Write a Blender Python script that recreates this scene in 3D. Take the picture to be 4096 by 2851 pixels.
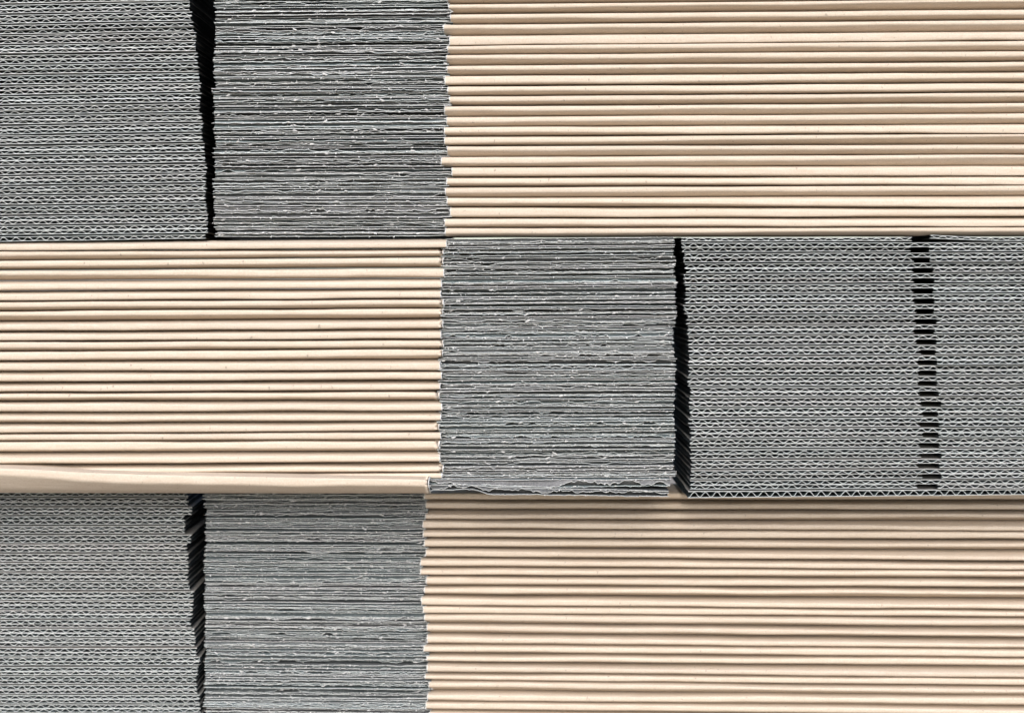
import bpy, math
import numpy as np

# ------------------------------------------------------------------ scene basics
for o in list(bpy.data.objects):
    bpy.data.objects.remove(o)
SC = bpy.context.scene
COL = SC.collection
S = 0.00017            # metres per photograph pixel on the front plane of the stacks
D = 0.80               # camera distance to that plane
HZ = 1080.0            # photograph row of the camera's eye level
BACK = 0.042           # the bottom tier stands this far behind the two upper tiers

cam = bpy.data.cameras.new('camera')
camo = bpy.data.objects.new('camera', cam)
COL.objects.link(camo)
camo.location = (0, -D, 0)
camo.rotation_euler = (math.radians(90), 0, 0)
cam.sensor_width = 36
cam.lens = 36 * D / (4096 * S)
cam.shift_y = -(1425.5 - HZ) / 4096
cam.clip_start = 0.01
cam.clip_end = 500
cam.dof.use_dof = True
cam.dof.focus_distance = D
cam.dof.aperture_fstop = 3.2
SC.camera = camo

SUN_EL, SUN_AZ = 38.0, 3.0          # sun low in front of the stacks, a little to the left
w = bpy.data.worlds.new('World')
SC.world = w
w.use_nodes = True
nt = w.node_tree
sky = nt.nodes.new('ShaderNodeTexSky')
sky.sky_type = 'NISHITA'
sky.sun_disc = False
sky.air_density = 1.0
sky.dust_density = 2.0
sky.ozone_density = 1.0
sky.sun_elevation = math.radians(SUN_EL)
sky.sun_rotation = math.radians(180 + SUN_AZ)
bg = nt.nodes['Background']
bg.inputs['Strength'].default_value = 0.15
nt.links.new(sky.outputs[0], bg.inputs['Color'])

sl = bpy.data.lights.new('sun', 'SUN')
sl.energy = 1.3
sl.angle = math.radians(50)
sl.color = (1.0, 0.97, 0.92)
so = bpy.data.objects.new('sun', sl)
COL.objects.link(so)
so.rotation_euler = (math.radians(90 - SUN_EL), 0, -math.radians(SUN_AZ))

SC.view_settings.view_transform = 'Standard'
SC.view_settings.look = 'None'
SC.view_settings.exposure = 0.76
SC.view_settings.gamma = 1.0


# ------------------------------------------------------------------ materials
def rgb(c):
    return (c[0], c[1], c[2], 1)


def paper(name, col, dark, speck=0.35, streak=12.0, rough=0.85, bump=0.25, var=0.08, alt=None):
    """matt paper: fibre mottling, sparse dark fibres, a fine relief"""
    m = bpy.data.materials.new(name)
    m.use_nodes = True
    n = m.node_tree.nodes
    l = m.node_tree.links
    b = n['Principled BSDF']
    b.inputs['Roughness'].default_value = rough
    b.inputs['Specular IOR Level'].default_value = 0.25
    tc = n.new('ShaderNodeTexCoord')
    oi = n.new('ShaderNodeObjectInfo')
    add = n.new('ShaderNodeVectorMath'); add.operation = 'MULTIPLY_ADD'
    add.inputs[1].default_value = (1, 1, 1)
    off = n.new('ShaderNodeVectorMath'); off.operation = 'SCALE'
    off.inputs[0].default_value = (7.3, 3.1, 5.7)
    l.new(oi.outputs['Random'], off.inputs['Scale'])
    l.new(tc.outputs['Object'], add.inputs[0])
    l.new(off.outputs[0], add.inputs[2])
    mp = n.new('ShaderNodeMapping')
    mp.inputs['Scale'].default_value = (1, streak * 0.6, streak)
    l.new(add.outputs[0], mp.inputs['Vector'])
    n1 = n.new('ShaderNodeTexNoise'); n1.inputs['Scale'].default_value = 60; n1.inputs['Detail'].default_value = 4
    l.new(mp.outputs[0], n1.inputs['Vector'])
    n2 = n.new('ShaderNodeTexNoise'); n2.inputs['Scale'].default_value = 900; n2.inputs['Detail'].default_value = 3
    l.new(add.outputs[0], n2.inputs['Vector'])
    mix = n.new('ShaderNodeMix'); mix.data_type = 'RGBA'
    mix.inputs['A'].default_value = rgb(dark); mix.inputs['B'].default_value = rgb(col)
    ms = n.new('ShaderNodeMath'); ms.operation = 'ADD'
    l.new(n1.outputs['Fac'], ms.inputs[0]); l.new(n2.outputs['Fac'], ms.inputs[1])
    mr = n.new('ShaderNodeMapRange')
    mr.inputs['From Min'].default_value = 0.7; mr.inputs['From Max'].default_value = 1.25
    l.new(ms.outputs[0], mr.inputs['Value'])
    l.new(mr.outputs[0], mix.inputs['Factor'])
    # dark fibre specks
    mp2 = n.new('ShaderNodeMapping'); mp2.inputs['Scale'].default_value = (1, 1, 0.6)
    l.new(add.outputs[0], mp2.inputs['Vector'])
    n3 = n.new('ShaderNodeTexNoise'); n3.inputs['Scale'].default_value = 420; n3.inputs['Detail'].default_value = 1
    l.new(mp2.outputs[0], n3.inputs['Vector'])
    sp = n.new('ShaderNodeMapRange')
    sp.inputs['From Min'].default_value = 0.72; sp.inputs['From Max'].default_value = 0.80
    sp.inputs['To Max'].default_value = speck
    l.new(n3.outputs['Fac'], sp.inputs['Value'])
    mix2 = n.new('ShaderNodeMix'); mix2.data_type = 'RGBA'
    mix2.inputs['B'].default_value = rgb([c * 0.28 for c in dark])
    l.new(sp.outputs[0], mix2.inputs['Factor'])
    l.new(mix.outputs['Result'], mix2.inputs['A'])
    hv = n.new('ShaderNodeHueSaturation')
    vr = n.new('ShaderNodeMapRange')
    vr.inputs['To Min'].default_value = 1 - var; vr.inputs['To Max'].default_value = 1 + var
    l.new(oi.outputs['Random'], vr.inputs['Value'])
    l.new(vr.outputs[0], hv.inputs['Value'])
    if alt is not None:
        fr = n.new('ShaderNodeMath'); fr.operation = 'MULTIPLY'; fr.inputs[1].default_value = 17.31
        fc = n.new('ShaderNodeMath'); fc.operation = 'FRACT'
        l.new(oi.outputs['Random'], fr.inputs[0]); l.new(fr.outputs[0], fc.inputs[0])
        tint = n.new('ShaderNodeMix'); tint.data_type = 'RGBA'; tint.blend_type = 'MULTIPLY'
        tint.inputs['B'].default_value = rgb(alt)
        l.new(fc.outputs[0], tint.inputs['Factor']); l.new(mix2.outputs['Result'], tint.inputs['A'])
        l.new(tint.outputs['Result'], hv.inputs['Color'])
    else:
        l.new(mix2.outputs['Result'], hv.inputs['Color'])
    l.new(hv.outputs[0], b.inputs['Base Color'])
    bp = n.new('ShaderNodeBump'); bp.inputs['Strength'].default_value = bump
    bp.inputs['Distance'].default_value = 0.0002
    l.new(ms.outputs[0], bp.inputs['Height'])
    l.new(bp.outputs[0], b.inputs['Normal'])
    return m


M_KRAFT = paper('kraft_liner', (0.61, 0.525, 0.43), (0.53, 0.435, 0.34), speck=0.5, var=0.04)
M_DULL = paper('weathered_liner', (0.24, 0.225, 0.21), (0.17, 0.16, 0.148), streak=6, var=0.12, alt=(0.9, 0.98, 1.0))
M_EDGE = paper('cut_paper_edge', (0.68, 0.69, 0.675), (0.50, 0.51, 0.50), speck=0.2, streak=5, var=0.10, alt=(0.93, 0.99, 1.0))
M_MED = paper('shade_toned_fluting_paper', (0.040, 0.046, 0.049), (0.020, 0.024, 0.026), speck=0.3, streak=8, var=0.18, alt=(0.86, 1.0, 1.0))  # near-black: the shade inside the flutes is put into the paper colour
M_PALE = paper('torn_fibre', (0.66, 0.66, 0.65), (0.48, 0.48, 0.48), speck=0.1, streak=3, var=0.08)
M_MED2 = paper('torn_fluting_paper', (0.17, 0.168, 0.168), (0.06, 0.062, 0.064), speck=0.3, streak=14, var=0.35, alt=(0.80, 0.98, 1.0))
MATS = [M_KRAFT, M_DULL, M_EDGE, M_MED, M_PALE, M_MED2]
KRAFT, DULL, EDGE, MED, PALE, MED2 = range(6)

mg = bpy.data.materials.new('bare_ground')
mg.use_nodes = True
gn = mg.node_tree.nodes
gt = gn.new('ShaderNodeTexNoise'); gt.inputs['Scale'].default_value = 9; gt.inputs['Detail'].default_value = 8
gr = gn.new('ShaderNodeValToRGB')
gr.color_ramp.elements[0].color = (0.20, 0.165, 0.13, 1)
gr.color_ramp.elements[1].color = (0.36, 0.31, 0.25, 1)
gtc = gn.new('ShaderNodeTexCoord')
mg.node_tree.links.new(gtc.outputs['Object'], gt.inputs['Vector'])
mg.node_tree.links.new(gt.outputs['Fac'], gr.inputs[0])
mg.node_tree.links.new(gr.outputs[0], gn['Principled BSDF'].inputs['Base Color'])
gn['Principled BSDF'].inputs['Roughness'].default_value = 0.9


# ------------------------------------------------------------------ helpers
def X(px, Y=0.0):
    return (px - 2048.0) * S * (D + Y) / D


def Z(py, Y=0.0):
    return (HZ - py) * S * (D + Y) / D


def noise(x, scale, rng):
    """smooth 1-D value noise in -1..1 along the sample positions x"""
    a, b = float(np.min(x)), float(np.max(x))
    n = max(int((b - a) / scale) + 4, 4)
    v = rng.uniform(-1, 1, n)
    u = (x - a) / scale
    i = np.clip(u.astype(int), 0, n - 2)
    f = u - i
    f = f * f * (3 - 2 * f)
    return v[i] * (1 - f) + v[i + 1] * f


class MB:
    """collects grids and loose faces and links them as one mesh object"""
    def __init__(self):
        self.v = []; self.q = []; self.qm = []; self.t = []; self.tm = []; self.n = 0

    def grid(self, P, mat, colmat=None):
        n, m, _ = P.shape
        self.v.append(P.reshape(-1, 3))
        i = np.arange(n - 1)[:, None]; j = np.arange(m - 1)[None, :]
        a = self.n + i * m + j
        q = np.stack([a, a + m, a + m + 1, a + 1], -1)
        mm = np.full((n - 1, m - 1), mat, np.int32)
        if colmat is not None:
            mm[:] = colmat
        self.q.append(q.reshape(-1, 4)); self.qm.append(mm.reshape(-1))
        self.n += n * m

    def tris(self, T, mat):
        k = len(T)
        self.v.append(T.reshape(-1, 3))
        self.t.append(self.n + np.arange(k * 3).reshape(-1, 3))
        self.tm.append(np.full(k, mat, np.int32))
        self.n += 3 * k

    def build(self, name, parent, smooth=False, label=None, kind=None):
        v = np.concatenate(self.v).astype(np.float32)
        base = np.array(parent_world(parent), np.float32)
        v = v - base
        me = bpy.data.meshes.new(name)
        me.vertices.add(len(v)); me.vertices.foreach_set('co', v.ravel())
        loops = []; starts = []; mats = []; pos = 0
        if self.q:
            q = np.concatenate(self.q); loops.append(q.ravel())
            starts.append(pos + np.arange(len(q)) * 4); pos += q.size; mats += self.qm
        if self.t:
            t = np.concatenate(self.t); loops.append(t.ravel())
            starts.append(pos + np.arange(len(t)) * 3); pos += t.size; mats += self.tm
        loops = np.concatenate(loops).astype(np.int32); starts = np.concatenate(starts).astype(np.int32)
        mats = np.concatenate(mats)
        me.loops.add(len(loops)); me.loops.foreach_set('vertex_index', loops)
        me.polygons.add(len(starts)); me.polygons.foreach_set('loop_start', starts)
        used = sorted(set(mats.tolist()))
        for u in used:
            me.materials.append(MATS[u])
        lut = np.zeros(len(MATS), np.int32)
        for k, u in enumerate(used):
            lut[u] = k
        me.polygons.foreach_set('material_index', lut[mats])
        if smooth:
            me.polygons.foreach_set('use_smooth', np.ones(len(starts), bool))
        me.update(calc_edges=True)
        me.validate()
        o = bpy.data.objects.new(name, me)
        COL.objects.link(o)
        if parent is not None:
            o.parent = parent
        if label:
            o['label'] = label
        if kind:
            o['kind'] = kind
        return o


def parent_world(p):
    r = np.zeros(3)
    while p is not None:
        r += np.array(p.location); p = p.parent
    return r


def thing(name, loc, label, cat, group):
    o = bpy.data.objects.new(name, None)
    o.empty_display_size = 0.01
    COL.objects.link(o)
    o.location = loc
    o['label'] = label; o['category'] = cat; o['group'] = group
    return o


def lin(px, p0, v0, p1, v1):
    return v0 + (v1 - v0) * (px - p0) / (p1 - p0)


# ------------------------------------------------------------------ sheets of board
def liner(mb, xs, zc, th, yf, flare, mat, depth, droop=None, endjit=None, ys=(0.0015, 0.009, 0.022), Y=0.0, under=DULL, over=DULL):
    """a paper sheet lying flat; its cut front edge follows yf(x); flare = how far it drifts up or down deeper in"""
    n = len(xs)
    dr = np.zeros(n) if droop is None else droop
    P = []
    for sgn in (-1, 1):
        rows = [(depth, 1.0), (ys[2], 1.0), (ys[1], 0.0), (ys[0], 0.0), (None, 0.0)]
        if sgn > 0:
            rows = rows[::-1]
        for y, f in rows:
            yy = yf if y is None else np.full(n, y + Y) + (yf - Y) * (0.5 if y == ys[0] else 0)
            zz = zc + sgn * th / 2 + flare * f + (dr if y is None else 0)
            x = xs.copy()
            if endjit is not None:
                x[0] += endjit[0] * np.random.uniform(-1, 1); x[-1] += endjit[1] * np.random.uniform(-1, 1)
            P.append(np.stack([x, yy, zz], -1))
    cm = np.full((n - 1, 9), mat)
    cm[:, :4] = under
    cm[:, 5:] = over
    mb.grid(np.stack(P, 1), mat, cm)


def fibres(mb, x, y, z, rng, size, mat=PALE):
    """loose torn fibres standing at the cut edge"""
    k = len(x)
    c = np.stack([x, y, z], -1)
    a = rng.uniform(0, 2 * np.pi, k)
    L = size * rng.uniform(0.4, 1.3, k)
    d = np.stack([np.cos(a), -0.6 * rng.uniform(0.1, 1, k), np.sin(a) * 0.7], -1) * L[:, None]
    wv = np.stack([-np.sin(a), np.zeros(k), np.cos(a)], -1) * (L * rng.uniform(0.08, 0.3, k))[:, None]
    T = np.stack([c - wv, c + wv, c + d], 1)
    mb.tris(T, mat)


TH = 0.00033


def flute_panel(box, pxa, pxb, zt, zb, Y, rng, lam=47.0, shape=1.1, crush=1.0, flare=(0, 0), outer_top=True,
                bend=None, endj=(0.0004, 0.0004), depth=0.2, name='wall_panel', topmat=DULL, botmat=DULL, edge=0.0):
    """corrugated board seen on its flute ends: two liners and the wave between them"""
    xa, xb = X(pxa, Y), X(pxb, Y)
    xs = np.arange(xa, xb, 0.0010)
    xs = np.append(xs, xb)
    px = xs / (S * (D + Y) / D) + 2048
    T = Z(zt(px), Y); B = Z(zb(px), Y)
    if bend is not None:
        o = bend(px); T = T + o; B = B + o
    T = T + 0.00012 * noise(xs, 0.03, rng); B = B + 0.00012 * noise(xs, 0.03, rng)
    y0 = Y + rng.uniform(-0.0003, 0.0003) + edge
    mb = MB()
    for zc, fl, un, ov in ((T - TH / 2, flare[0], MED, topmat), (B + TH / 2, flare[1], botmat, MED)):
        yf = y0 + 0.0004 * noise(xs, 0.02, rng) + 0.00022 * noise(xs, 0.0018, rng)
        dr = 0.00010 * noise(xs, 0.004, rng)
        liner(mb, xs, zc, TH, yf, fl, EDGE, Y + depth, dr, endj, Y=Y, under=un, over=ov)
    # unseen back wall, added to stop light leaking through the open flutes
    d = Y + depth
    mb.grid(np.stack([np.stack([xs[::8], np.full(len(xs[::8]), d), T[::8] + flare[0]], -1),
                      np.stack([xs[::8], np.full(len(xs[::8]), d), B[::8] + flare[1]], -1)], 1), DULL)
    o = mb.build(name, box)
    # the wave
    lamw = lam * S * (D + Y) / D
    xw = np.arange(xa + 0.0006, xb - 0.0004, lamw / 12)
    pw = xw / (S * (D + Y) / D) + 2048
    Tw = np.interp(xw, xs, T) - TH; Bw = np.interp(xw, xs, B) + TH
    ph = 2 * np.pi * xw / lamw + rng.uniform(0, 6.28) + 0.55 * noise(xw, lamw * 1.7, rng)
    g = np.clip(shape * np.sin(ph) + 0.10 * noise(xw, lamw * 0.4, rng), -1, 1)
    amp = (Tw - Bw) / 2 - TH * 0.42
    am = crush * (1 - 0.10 * (0.5 + 0.5 * noise(xw, lamw * 2.0, rng)))
    zc = (Tw + Bw) / 2 + amp * (g * am - (1 - am))
    dz = np.gradient(zc, xw)
    nx = -dz / np.sqrt(1 + dz * dz); nz = 1 / np.sqrt(1 + dz * dz)
    yf = y0 + 0.0003 + 0.0006 * noise(xw, 0.004, rng) + 0.0003 * noise(xw, 0.0012, rng)
    skew = 0.0012 * noise(xw, 0.05, rng)
    P = []
    h = TH * 0.52
    for sgn in (-1, 1):
        rows = [(0.12, 1), (0.012, 0.35), (None, 0)]
        if sgn > 0:
            rows = rows[::-1]
        for y, f in rows:
            yy = yf if y is None else np.full(len(xw), Y + y)
            P.append(np.stack([xw + sgn * nx * h + skew * f, yy, zc + sgn * nz * h], -1))
    mw = MB()
    G = np.stack(P, 1)
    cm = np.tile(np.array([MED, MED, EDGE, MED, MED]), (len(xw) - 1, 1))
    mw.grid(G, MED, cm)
    k = max(int(len(xw) / 3.2), 2)
    ii = rng.randint(0, len(xw), k)
    fibres(mw, xw[ii], yf[ii] - 0.00005, zc[ii], rng, 0.0007, EDGE)
    ii = rng.randint(0, len(xw), k)
    fibres(mw, xw[ii], yf[ii] - 0.0001, np.where(rng.rand(k) > 0.5, Tw[ii], Bw[ii]), rng, 0.0009, EDGE)
    mw.build('fluted_medium', o)
    return o


def torn_panel(box, pxa, pxb, zt, zb, Y, rng, fold_side, edge=0.0, outer_top=True, flare=(0, 0), hang=None,
               outermat=DULL):
    """corrugated flap cut along its flutes: ragged liner edges with the torn fluting between them"""
    xa, xb = X(pxa, Y), X(pxb, Y)
    xs = np.append(np.arange(xa, xb, 0.00078), xb)
    px = xs / (S * (D + Y) / D) + 2048
    T = Z(zt(px), Y); B = Z(zb(px), Y)
    if hang is not None:
        hh = hang(px); T = T + hh; B = B + hh
    # towards the fold the sheets are drawn in
    fx = (xs - xa) if fold_side < 0 else (xb - xs)
    near = np.exp(-np.clip(fx, 0, None) / 0.006)
    mid = (T + B) / 2
    sq = rng.uniform(-0.25, 0.35)
    T = T + (mid - T) * near * abs(sq) + near * sq * 0.0010
    B = B + (mid - B) * near * abs(sq) + near * sq * 0.0010
    T = T + 0.00018 * noise(xs, 0.025, rng); B = B + 0.00018 * noise(xs, 0.025, rng)
    mb = MB()
    y0 = Y + 0.0008 + edge + near * rng.uniform(0, 0.002)
    fr = 0.00025 + 0.00050 * rng.rand()
    for top in (True, False):
        outer = (top == outer_top)
        zc = (T - TH / 2) if top else (B + TH / 2)
        off = rng.uniform(-0.0008, 0.0022)
        rag = 0.4 if outer else 1.0
        tear = np.clip(noise(xs, 0.010, rng) - 0.25, 0, 1) * 0.0022 * rag
        yf = y0 + off + rag * fr * noise(xs, 0.0022, rng) + 0.0005 * noise(xs, 0.012, rng) + tear
        spike = (rng.rand(len(xs)) > 0.93) * rng.uniform(0, 0.0009, len(xs))
        yf = yf - spike
        dr = -spike * 0.5 + rag * 0.00028 * noise(xs, 0.003, rng) - 0.00020 * (rng.rand() if not outer else 0)
        ej = (0.0010, 0.0002) if fold_side > 0 else (0.0002, 0.0010)
        liner(mb, xs, zc, TH * rng.uniform(0.8, 1.3), yf, flare[0 if top else 1],
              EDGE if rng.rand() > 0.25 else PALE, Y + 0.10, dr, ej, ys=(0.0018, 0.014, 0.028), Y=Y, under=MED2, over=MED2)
        k = int(len(xs) * 0.10)
        ii = rng.randint(0, len(xs), k)
        fibres(mb, xs[ii], yf[ii], zc[ii], rng, 0.0016)
    o = mb.build('flap', box)
    # fluting, cut lengthwise: a wave running into the depth
    lam = 0.0080
    xw = xs[::1]
    Tw = T - TH; Bw = B + TH
    y00 = rng.uniform(0, lam) + 0.0011 * noise(xw, 0.06, rng) + 0.0004 * noise(xw, 0.008, rng)
    tear = np.clip(noise(xw, 0.008, rng) - 0.1, 0, 1) * 0.0016
    yf = y0 + rng.uniform(-0.0006, 0.0026) + fr * noise(xw, 0.0020, rng) + 0.0006 * noise(xw, 0.010, rng) + tear
    ds = np.array([0, 0.0004, 0.0010, 0.0018, 0.0026, 0.0034, 0.0042, 0.0052, 0.0064, 0.0080])
    P = []
    for d in ds:
        yy = yf + d
        g = np.clip(1.08 * np.sin(2 * np.pi * (yy - Y - y00) / lam), -1, 1)
        P.append(np.stack([xw, yy, (Tw + Bw) / 2 + ((Tw - Bw) / 2 - TH * 0.3) * g], -1))
    front = P[0].copy(); front[:, 2] -= TH * 0.9; front[:, 1] += 0.00003
    G = np.stack([front] + P, 1)
    mw = MB()
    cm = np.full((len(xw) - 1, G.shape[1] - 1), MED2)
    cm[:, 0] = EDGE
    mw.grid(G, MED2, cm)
    k = int(len(xw) * 0.07)
    ii = rng.randint(0, len(xw), k)
    fibres(mw, xw[ii], yf[ii] - 0.0002, P[0][ii, 2], rng, 0.0015)
    # small torn scraps clinging to the edge
    k = rng.randint(2, 6)
    for _ in range(k):
        i = rng.randint(0, len(xw))
        scrap(mw, xw[i], yf[i] - rng.uniform(0.0005, 0.0012), P[0][i, 2], rng, rng.uniform(0.0006, 0.0016))
    mw.build('fluted_medium', o)
    return o


def scrap(mb, x, y, z, rng, size, asp=2.2):
    """a curled shred of paper"""
    n = 5
    L = size * asp
    u = np.linspace(-1, 1, n)
    top = np.stack([x + u * L / 2, y - 0.0004 * (1 - u * u) + rng.uniform(-1, 1, n) * size * 0.1,
                    z + size * (0.5 - 0.35 * u * u) * rng.uniform(0.6, 1.1, n)], -1)
    bot = np.stack([x + u * L / 2 * 0.9, y + rng.uniform(-1, 1, n) * size * 0.1,
                    z - size * (0.5 - 0.35 * u * u) * rng.uniform(0.5, 1.1, n)], -1)
    t = rng.uniform(-0.5, 0.5)
    P = np.stack([top, (top + bot) / 2 + np.array([0, -size * 0.2, 0]), bot], 1)
    P[..., 2] += (P[..., 0] - x) * t
    mb.grid(P, PALE)


def folded_edge(box, pxa, pxb, zt, zb, Y, rng, tf, end, fwd=0.0, dvt=0.007, dvb=0.007, gap=3.4):
    """the crease of a flattened box: a rounded nose between two faces that run back into the valleys
    towards the neighbouring boxes; tf(px) gives the fractions of the height where the nose begins and ends"""
    k0 = S * (D + Y) / D
    xa, xb = X(pxa, Y), X(pxb, Y)
    xs = np.append(np.arange(xa, xb, 0.0030), xb)
    if end < 0:
        xs = np.insert(xs, 1, [xa + 0.0005, xa + 0.0011])
    else:
        xs = np.insert(xs, len(xs) - 1, [xb - 0.0011, xb - 0.0005])
    px = xs / k0 + 2048
    T = zt(px) + gap * 0.3 + 0.6 * noise(xs, 0.05, rng)
    B = zb(px) - gap * 0.7 + 0.7 * noise(xs, 0.04, rng)
    h = B - T
    t, f = tf(px)
    t = np.clip(t + 0.06 * noise(xs, 0.06, rng) + 0.015 * noise(xs, 0.012, rng), 0.03, 0.7)
    f = np.clip(f + 0.06 * noise(xs, 0.06, rng) + 0.015 * noise(xs, 0.012, rng), t + 0.18, 0.97)
    y0 = Y - 0.0010 - fwd + 0.0003 * noise(xs, 0.06, rng)
    eye = (HZ - (T + B) / 2) * S / D                     # tangent of the elevation of this box over the camera
    # depth of the two valleys, shallower where the face would turn under itself
    dt = np.clip(np.where(eye < 0, (t * h * k0 - 0.0001) / np.maximum(-eye, 0.02), 1.0), 0.0007, dvt)
    db = np.clip(np.where(eye > 0, ((1 - f) * h * k0 - 0.0001) / np.maximum(eye, 0.02), 1.0), 0.0007, dvb)

    def at(fr, d):
        y = y0 + d
        return np.stack([xs, y, (HZ - (T + h * fr)) * S * (D + y) / D], -1)
    e = 0.045
    ptop, pn0, pn1, pbot = at(0, dt), at(t, 0), at(f, 0), at(1, db)
    nose = lambda u, b: pn0 * (1 - u) + pn1 * u + np.array([0, -b, 0])
    P = [ptop + np.array([0, 0.03 + fwd, 0]), ptop]
    for u in (0.4, 0.75, 0.93):
        q = ptop * (1 - u) + pn0 * u
        q[:, 2] += 0.00016 * np.sin(u * np.pi)
        P.append(q)
    for u, b_ in ((0.08, 0.00010), (0.28, 0.00028), (0.5, 0.00034), (0.72, 0.00028), (0.92, 0.00010)):
        P.append(nose(u, b_))
    for u in (0.07, 0.25, 0.6):
        q = pn1 * (1 - u) + pbot * u
        q[:, 2] -= 0.00016 * np.sin(u * np.pi)
        P.append(q)
    P += [pbot, pbot + np.array([0, 0.03 + fwd, 0])]
    P = np.stack(P, 1)
    # the cut end: ragged, slightly drawn in, pale
    i0 = 0 if end < 0 else -1
    m = P.shape[1]
    P[i0, :, 0] += rng.uniform(-1, 1, m) * 0.00035
    P[i0, :, 1] += 0.00015
    cm = np.full((len(xs) - 1, m - 1), KRAFT)
    cm[0 if end < 0 else -1, :] = PALE
    mb = MB()
    mb.grid(P, KRAFT, cm)
    Q = P[i0].copy(); Q2 = Q.copy()
    c = Q[1:-1].mean(0)
    Q2[:, 2] = c[2] + (Q[:, 2] - c[2]) * 0.55
    Q2[:, 1] += 0.0006
    mb.grid(np.stack([Q, Q2], 0), EDGE)
    k = 14
    jj = rng.randint(1, m - 1, k)
    fibres(mb, Q[jj, 0], Q[jj, 1], Q[jj, 2], rng, 0.0012)
    return mb.build('folded_edge', box, smooth=True)


# ------------------------------------------------------------------ labels
ORD = ['', 'topmost', 'second', 'third', 'fourth', 'fifth', 'sixth', 'seventh', 'eighth', 'ninth', 'tenth',
       'eleventh', 'twelfth', 'thirteenth', 'fourteenth']


def count(k, n):
    """k = 1..n from the top of the stack; k < 1 lies above the picture"""
    if k < 1:
        return ('first', 'second', 'third')[-k] + ' above picture'
    if k == 1:
        return 'topmost in view'
    if k == n:
        return 'lowest in view'
    if k <= (n + 1) // 2:
        return ORD[k] + ' from top'
    return ORD[n - k + 1] + ' from bottom'


def look(t, f):
    if t >= 0.3:
        return 'a dark upper face'
    if f <= 0.65:
        return 'a brown lower face'
    return 'an evenly pale crease'


# ------------------------------------------------------------------ the six stacks
def fan(p0, L, p1, R, k):
    a, b = L[k], R[k]
    return lambda px: lin(px, p0, a, p1, b)


def flute_stack(where, group, Y, p0, L, p1, R, x0, x1, rngseed, lam, single=(), slots=None, gap=7.5, extra=None, skip=0):
    n = len(L) - 1
    for k in range(n):
        rng = np.random.RandomState(rngseed + k)
        np.random.seed(rngseed + k)
        top, bot = fan(p0, L, p1, R, k), fan(p0, L, p1, R, k + 1)
        xa = x0[k] if hasattr(x0, '__len__') else x0
        xb = x1[k] if hasattr(x1, '__len__') else x1
        note = (extra or {}).get(k, '')
        lab = 'open-fluted flattened box' + note + ', ' + count(k + 1 - skip, n - skip) + ' of ' + where
        zc = Z(bot((xa + xb) / 2), Y)
        box = thing('flattened_box', (X((xa + xb) / 2, Y), Y, zc), lab, 'cardboard box', group)
        g1 = gap * 0.35; g2 = gap * 0.65
        fl = gap / 2 * S
        e1, e2 = rng.uniform(-0.0008, 0.0008, 2)
        j = rng.uniform(-4, 4)
        if k in single:
            if slots and slots[k]:
                s0, s1 = slots[k]
                flute_panel(box, xa, s0, lambda p: top(p) + g1, lambda p: bot(p) - g2, Y, rng, lam, edge=e1, flare=(fl, -fl))
                flute_panel(box, s1, xb, lambda p: top(p) + g1, lambda p: bot(p) - g2, Y, rng, lam, edge=-0.0015,
                            bend=lambda p: 0.0017 * np.clip((3990 - p) / 270, 0, 1) ** 1.5, flare=(0, -fl), topmat=DULL)
            else:
                flute_panel(box, xa, xb, lambda p: top(p) + g1, lambda p: bot(p) - g2, Y, rng, lam, edge=e1, flare=(fl, -fl))
            continue
        mid = lambda p: (top(p) + g1 + bot(p) - g2) / 2
        cr = 0.8 if rng.rand() > 0.85 else rng.uniform(0.93, 1.0)
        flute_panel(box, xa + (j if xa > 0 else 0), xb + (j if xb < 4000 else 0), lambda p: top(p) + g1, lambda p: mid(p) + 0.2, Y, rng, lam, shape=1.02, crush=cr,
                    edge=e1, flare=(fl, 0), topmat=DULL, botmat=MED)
        if slots and slots[k]:
            s0, s1 = slots[k]
            flute_panel(box, xa, s0, lambda p: mid(p) + 0.4, lambda p: bot(p) - g2, Y, rng, lam, shape=1.15, edge=e2, flare=(0, -fl))
            flute_panel(box, s1, xb, lambda p: mid(p) + 0.4, lambda p: bot(p) - g2, Y, rng, lam, shape=1.25, crush=0.9,
                        edge=e2 - 0.0012, flare=(0, -fl), botmat=DULL)
        else:
            flute_panel(box, xa, xb, lambda p: mid(p) + 0.4, lambda p: bot(p) - g2, Y, rng, lam, shape=1.12, edge=e2,
                        flare=(0, -fl), botmat=DULL)
        yield_box[(where, k)] = box


yield_box = {}


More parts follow.
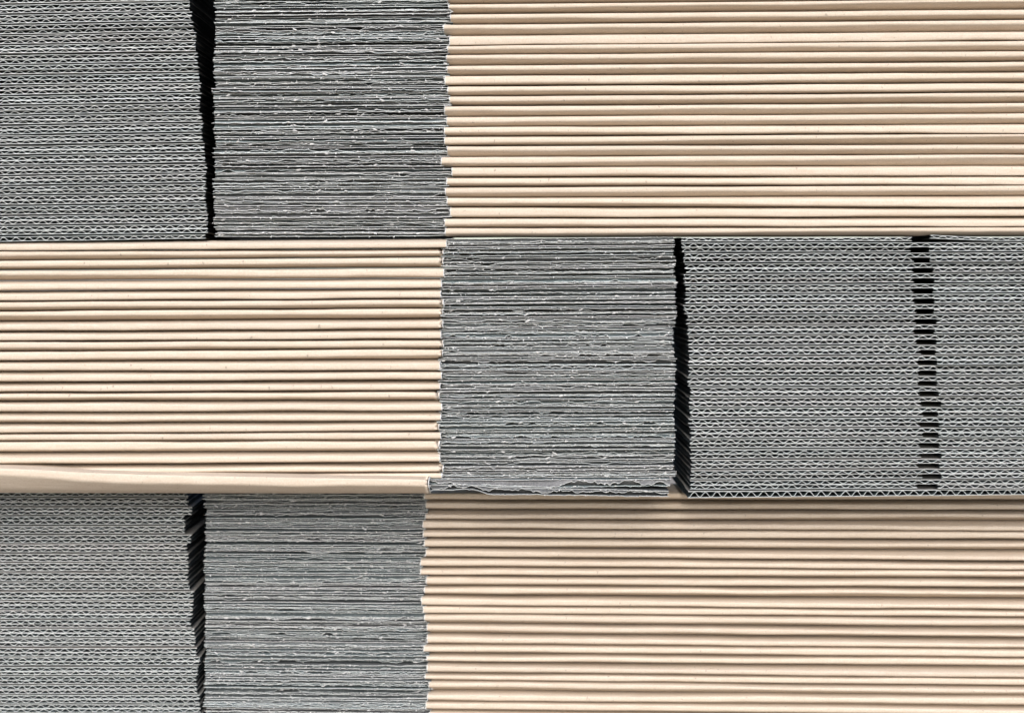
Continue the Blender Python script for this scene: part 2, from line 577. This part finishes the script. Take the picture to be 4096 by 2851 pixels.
def fold_stack(where, group, Y, p0, L, p1, R, fold_x, flap_x, end, TFL, TFR, rngseed, fwd=None, gap=3.4, dv=0.007, skip=0):
    """fold_x: fold end per box; end<0: tan crease runs to the right of it, else to the left of it"""
    n = len(L) - 1
    for k in range(n):
        rng = np.random.RandomState(rngseed + k)
        np.random.seed(rngseed + k)
        top, bot = fan(p0, L, p1, R, k), fan(p0, L, p1, R, k + 1)
        fx = fold_x[k]
        (ta, fa), (tb, fb) = TFL[k], TFR[k]
        tm, fm = (ta + tb) / 2, (fa + fb) / 2
        lab = 'tan folded box with ' + look(tm, fm) + ', ' + count(k + 1 - skip, n - skip) + (' of ' if k >= skip else ', ') + where
        mid_px = 2048
        box = thing('folded_box', (X(mid_px, Y), Y, Z(bot(mid_px), Y)), lab, 'cardboard box', group)
        tf = lambda p: (np.clip(lin(p, p0, ta, p1, tb), 0, 0.75), np.clip(lin(p, p0, fa, p1, fb), 0.2, 0.98))
        fw = 0.0 if fwd is None else fwd[k]
        fw += rng.uniform(-0.0006, 0.0006)
        a, b = (fx, 4330) if end < 0 else (-260, fx)
        folded_edge(box, a, b, top, bot, Y, rng, tf, end, fw, gap=gap, dvt=dv * rng.uniform(0.8, 1.2), dvb=dv * rng.uniform(0.8, 1.2))
        c, d = (flap_x + rng.uniform(-6, 6), fx + 10) if end < 0 else (fx - 10, flap_x + rng.uniform(-6, 6))
        g1, g2 = 2.0, 3.4
        fl = 2.4 * S
        mid = lambda p: (top(p) + g1 + bot(p) - g2) / 2
        m0 = rng.uniform(-2.0, 2.0)
        e0 = rng.uniform(-0.0010, 0.0010)
        torn_panel(box, c, d, lambda p: top(p) + g1, lambda p: mid(p) + m0 - 0.8, Y, rng, -end, e0 + rng.uniform(-0.0006, 0.0006),
                   True, (fl, 0))
        torn_panel(box, c, d, lambda p: mid(p) + m0 + 0.8, lambda p: bot(p) - g2, Y, rng, -end, e0 + rng.uniform(-0.0006, 0.0006),
                   False, (0, -fl))
        yield_box[(where, k)] = box


# --- upper left: open flute ends
TL_L = [-20, 19.7, 60, 101, 141, 181, 220, 261, 301, 343, 384, 423.6, 463, 502, 541.7, 582.6, 622.5, 663.4, 703.8, 743.6,
        782.4, 823.3, 863.2, 903, 944, 970]
TL_R = [-32, 8, 48, 88.4, 130, 170, 210.7, 251, 292, 332, 372, 413.8, 453, 492.5, 531.9, 572.8, 613.7, 654.7, 694.5, 734.9,
        774.8, 815, 855.5, 896, 937.4, 960]
TL_L = [-141, -101, -60] + TL_L
TL_R = [-153, -113, -72] + TL_R
TL_X = [755, 753, 756, 757, 759, 767, 775, 784, 784, 789, 795, 797, 800, 800, 797, 808, 808, 811, 819, 822, 827, 825, 825, 822, 827, 833, 833, 822]
flute_stack('upper left stack', 'flattened boxes in the upper left stack', 0.0, 50, TL_L, 730, TL_R, -170, TL_X, 100, 47,
            single=(27,), skip=3)

# --- upper right: torn flaps and tan creases
TR_L = [-22, 18, 57.9, 98.8, 143, 182.9, 218.9, 263.1, 304.6, 346.1, 385.9, 425.2, 467.2, 508.4, 547.1, 585.9, 627.9, 668.9, 710.9,
        749.1, 790.6, 828.8, 873, 911.2, 948.3]
TR_R = [-42, -1, 40.4, 82.4, 127.7, 165.4, 205.8, 249.5, 290.9, 333.5, 371.7, 413.8, 454.7, 497, 536.2, 578.3, 618.6, 662.9, 704.3,
        742.6, 784, 829.9, 868.1, 909, 944]
TR_L = [-145, -104, -63] + TR_L
TR_R = [-164, -123, -82] + TR_R
TR_F = [1786, 1794, 1788, 1789, 1795, 1801, 1774, 1797, 1789, 1785, 1788, 1779, 1790, 1797, 1778, 1786, 1777, 1777, 1788, 1765, 1807, 1786, 1781,
        1788, 1800, 1778, 1781]
TR_TL = [(.04, .5)] * 3 + [(.05, .4), (.03, .42), (.04, .45), (.03, .42), (.08, .93), (.04, .5), (.03, .4), (.04, .45), (.05, .8), (.04, .55), (.04, .55),
         (.03, .45), (.06, .6), (.06, .65), (.05, .7), (.03, .45), (.04, .65), (.10, .75), (.15, .65), (.05, .55), (.10, .6), (.10, .9),
         (.06, .75), (.04, .65)]
TR_TR = [(.04, .5)] * 3 + [(.05, .4), (.03, .3), (.04, .55), (.03, .4), (.08, .9), (.04, .5), (.04, .5), (.03, .42), (.05, .62), (.12, .8), (.03, .4),
         (.03, .4), (.05, .48), (.15, .93), (.03, .35), (.05, .5), (.03, .38), (.18, .95), (.25, .93), (.04, .5), (.40, .95), (.30, .93),
         (.35, .93), (.05, .5)]
fold_stack('upper right stack', 'folded boxes in the upper right stack', 0.0, 1900, TR_L, 3900, TR_R, TR_F, 856, -1, TR_TL, TR_TR, 300, skip=3)

# --- middle left: tan creases and torn flaps
ML_L = [968, 1003.9, 1042.6, 1081.9, 1123.4, 1164.3, 1204.7, 1243.5, 1284.4, 1325.9, 1365.8, 1404.5, 1443.6, 1485.3, 1528.3, 1569.4,
        1604.8, 1648.4, 1691.3, 1733.6, 1766, 1807.7, 1857.5, 1897, 1930]
ML_R = [954, 991.9, 1029.5, 1072, 1113, 1152.9, 1194.9, 1233.7, 1273.5, 1316.6, 1356.5, 1395.2, 1436, 1482.8, 1519.6, 1561.3, 1599.8,
        1644, 1683.2, 1724.9, 1761.6, 1802.7, 1846.9, 1888, 1918]
ML_F = [1787, 1774, 1774, 1776, 1767, 1764, 1774, 1771, 1771, 1765, 1774, 1771, 1761, 1768, 1761, 1758, 1768, 1764, 1757, 1764, 1758,
        1761, 1774, 1768]
ML_TL = [(.30, .93), (.10, .55), (.05, .6), (.04, .5), (.35, .93), (.28, .94), (.08, .62), (.04, .5), (.35, .9), (.30, .92), (.10, .68),
         (.10, .9), (.25, .95), (.35, .93), (.40, .93), (.20, .7), (.20, .93), (.40, .85), (.40, .95), (.20, .8), (.10, .85), (.45, .95),
         (.5, .95), (.2, .9)]
ML_TR = [(.42, .95), (.35, .7), (.05, .6), (.05, .88), (.35, .95), (.40, .95), (.15, .62), (.05, .6), (.35, .9), (.40, .95), (.2, .8),
         (.08, .7), (.40, .93), (.25, .9), (.45, .93), (.2, .72), (.45, .93), (.5, .93), (.4, .95), (.2, .8), (.10, .75), (.5, .95), (.5, .95),
         (.2, .9)]
fold_stack('middle left stack', 'folded boxes in the middle left stack', 0.0, 100, ML_L, 1760, ML_R, ML_F, 2700, 1, ML_TL, ML_TR, 500, dv=0.010)

# --- middle right: open flute ends with a slot
MR_L = [948.5, 970, 1011.7, 1053.3, 1095.5, 1136.4, 1176.8, 1218.3, 1260, 1300.3, 1341.8, 1383.4, 1425, 1465, 1507, 1547.6, 1589, 1630.7,
        1672.3, 1713.3, 1754.2, 1794.6, 1837.4, 1878, 1919.3, 1961.5, 1995]
MR_R = [947, 967.7, 1009.3, 1050, 1091, 1132, 1173, 1214, 1255, 1296, 1335.7, 1377, 1418.9, 1460, 1502.4, 1542.7, 1584.3, 1625.2,
        1666.2, 1707.8, 1749.3, 1790.9, 1831.9, 1872.2, 1914.4, 1955.4, 1984]
MR_X = [2724, 2727, 2733, 2742, 2736, 2742, 2740, 2737, 2746, 2749, 2752, 2755, 2752, 2755, 2752, 2761, 2755, 2761, 2758, 2764, 2761, 2761,
        2764, 2761, 2761, 2752]
MR_S = [(3647, 3718), (3643, 3714), (3652, 3716), (3650, 3730), (3656, 3734), (3654, 3731), (3656, 3734), (3663, 3732), (3663, 3745),
        (3657, 3736), (3665, 3743), (3683, 3739), (3672, 3743), (3678, 3745), (3674, 3744), (3676, 3750), (3683, 3761), (3692, 3748), (3681, 3754),
        (3690, 3748), (3678, 3754), (3683, 3763), (3672, 3754), (3690, 3763), (3670, 3748), None]
flute_stack('middle right stack', 'flattened boxes in the middle right stack', 0.0, 2820, MR_L, 3936, MR_R, MR_X, 4330, 700, 46.5,
            single=(0, 25), slots=MR_S, gap=7.0)

# --- lower left: open flute ends, set back
BL_L = [1951, 1988.5, 2025.5, 2062, 2101, 2137, 2174.7, 2211.7, 2248.6, 2287, 2325.6, 2363, 2400.5, 2438.5, 2476, 2513.4, 2550.8, 2588.8, 2627.3,
        2664.7, 2701.7, 2739, 2777, 2814.6, 2852, 2890]
BL_R = [v - 1.0 for v in BL_L]
BL_X = [754, 754, 767, 741, 738, 764, 746, 754, 754, 754, 759, 774, 772, 767, 764, 779, 779, 787, 797, 792, 785, 790, 797, 803, 805]
flute_stack('lower left stack', 'flattened boxes in the lower left stack', BACK, 50, BL_L, 730, BL_R, -170, BL_X, 900, 45, gap=6.5)

# --- lower right: torn flaps and tan creases, set back
BR_L = [1963, 2000, 2037, 2079, 2114, 2149, 2187.6, 2228, 2265.5, 2300.4, 2340, 2377, 2421, 2452.8, 2491.3, 2530.8, 2572.4, 2607.8, 2644.7,
        2687.8, 2719.6, 2758, 2802.8, 2836.6, 2872]
BR_R = [1962, 1999.8, 2039.8, 2080.8, 2124.4, 2155.7, 2196.3, 2241.4, 2279.4, 2309.7, 2348, 2389, 2436, 2465.7, 2504, 2546.2, 2591.4,
        2627.3, 2660.6, 2709.9, 2738.6, 2778.6, 2818.7, 2858, 2895]
BR_F = [1697, 1703, 1701, 1691, 1692, 1697, 1703, 1682, 1681, 1705, 1697, 1685, 1692, 1698, 1707, 1708, 1695, 1707, 1708, 1700, 1715, 1710,
        1703, 1718]
BR_TL = [(.3, .9), (.35, .9), (.5, .95), (.25, .9), (.4, .93), (.4, .92), (.35, .93), (.3, .9), (.4, .93), (.3, .8), (.35, .85), (.4, .93),
         (.25, .93), (.2, .7), (.3, .75), (.35, .93), (.4, .93), (.5, .93), (.45, .93), (.4, .93), (.25, .7), (.5, .93), (.3, .92), (.4, .92)]
BR_TR = [(.3, .9), (.4, .9), (.35, .7), (.55, .95), (.15, .9), (.45, .75), (.6, .95), (.45, .95), (.2, .8), (.45, .93), (.4, .7), (.6, .95),
         (.35, .9), (.4, .9), (.6, .95), (.6, .95), (.3, .9), (.3, .93), (.6, .95), (.2, .93), (.45, .8), (.3, .85), (.5, .93), (.4, .92)]
fold_stack('lower right stack', 'folded boxes in the lower right stack', BACK, 1750, BR_L, 3900, BR_R, BR_F, 818, -1, BR_TL, BR_TR, 1100, dv=0.012)

# --- the sagging box under the middle left stack, pulled forward
rng = np.random.RandomState(77)
np.random.seed(77)
FW = 0.013
sag = thing('folded_box', (X(900), -FW, Z(1974)),
            'deep sagging tan box with torn flap, pulled out at foot of middle left stack', 'cardboard box',
            'folded boxes in the middle left stack')


def sag_top(px):
    return np.interp(px, [-300, 0, 150, 350, 600, 900, 1300, 1716], [1866, 1870, 1876, 1888, 1897, 1903, 1910, 1916])


def sag_bot(px):
    return np.interp(px, [-300, 0, 700, 1716], [1971, 1972, 1974, 1975])


folded_edge(sag, -260, 1716, sag_top, sag_bot, -FW, rng, lambda p: (p * 0 + 0.03, np.interp(p, [0, 700, 1716], [.33, .48, .50])), 1, 0.0, dvt=0.0012, dvb=0.014)
torn_panel(sag, 1706, 2682, lambda p: np.interp(p, [1700, 2000, 2680], [1917, 1921, 1917]), lambda p: np.interp(p, [1700, 2000, 2200, 2680], [1938, 1944, 1950, 1944]),
           -FW * 0.3, rng, -1, 0.0)
torn_panel(sag, 1706, 2676, lambda p: np.interp(p, [1700, 1890, 1960, 2680], [1940, 1940, 1949, 1964]),
           lambda p: np.interp(p, [1700, 1890, 1960, 2680], [1962, 1958, 1976, 1987]), -FW * 0.5, rng, -1, 0.0)

# ------------------------------------------------------------------ ground under the stacks
me = bpy.data.meshes.new('ground')
zg = Z(2900, BACK)
me.from_pydata([(-60, -60, zg), (60, -60, zg), (60, 60, zg), (-60, 60, zg)], [], [(0, 1, 2, 3)])
me.materials.append(mg)
go = bpy.data.objects.new('ground', me)
COL.objects.link(go)
go['kind'] = 'structure'
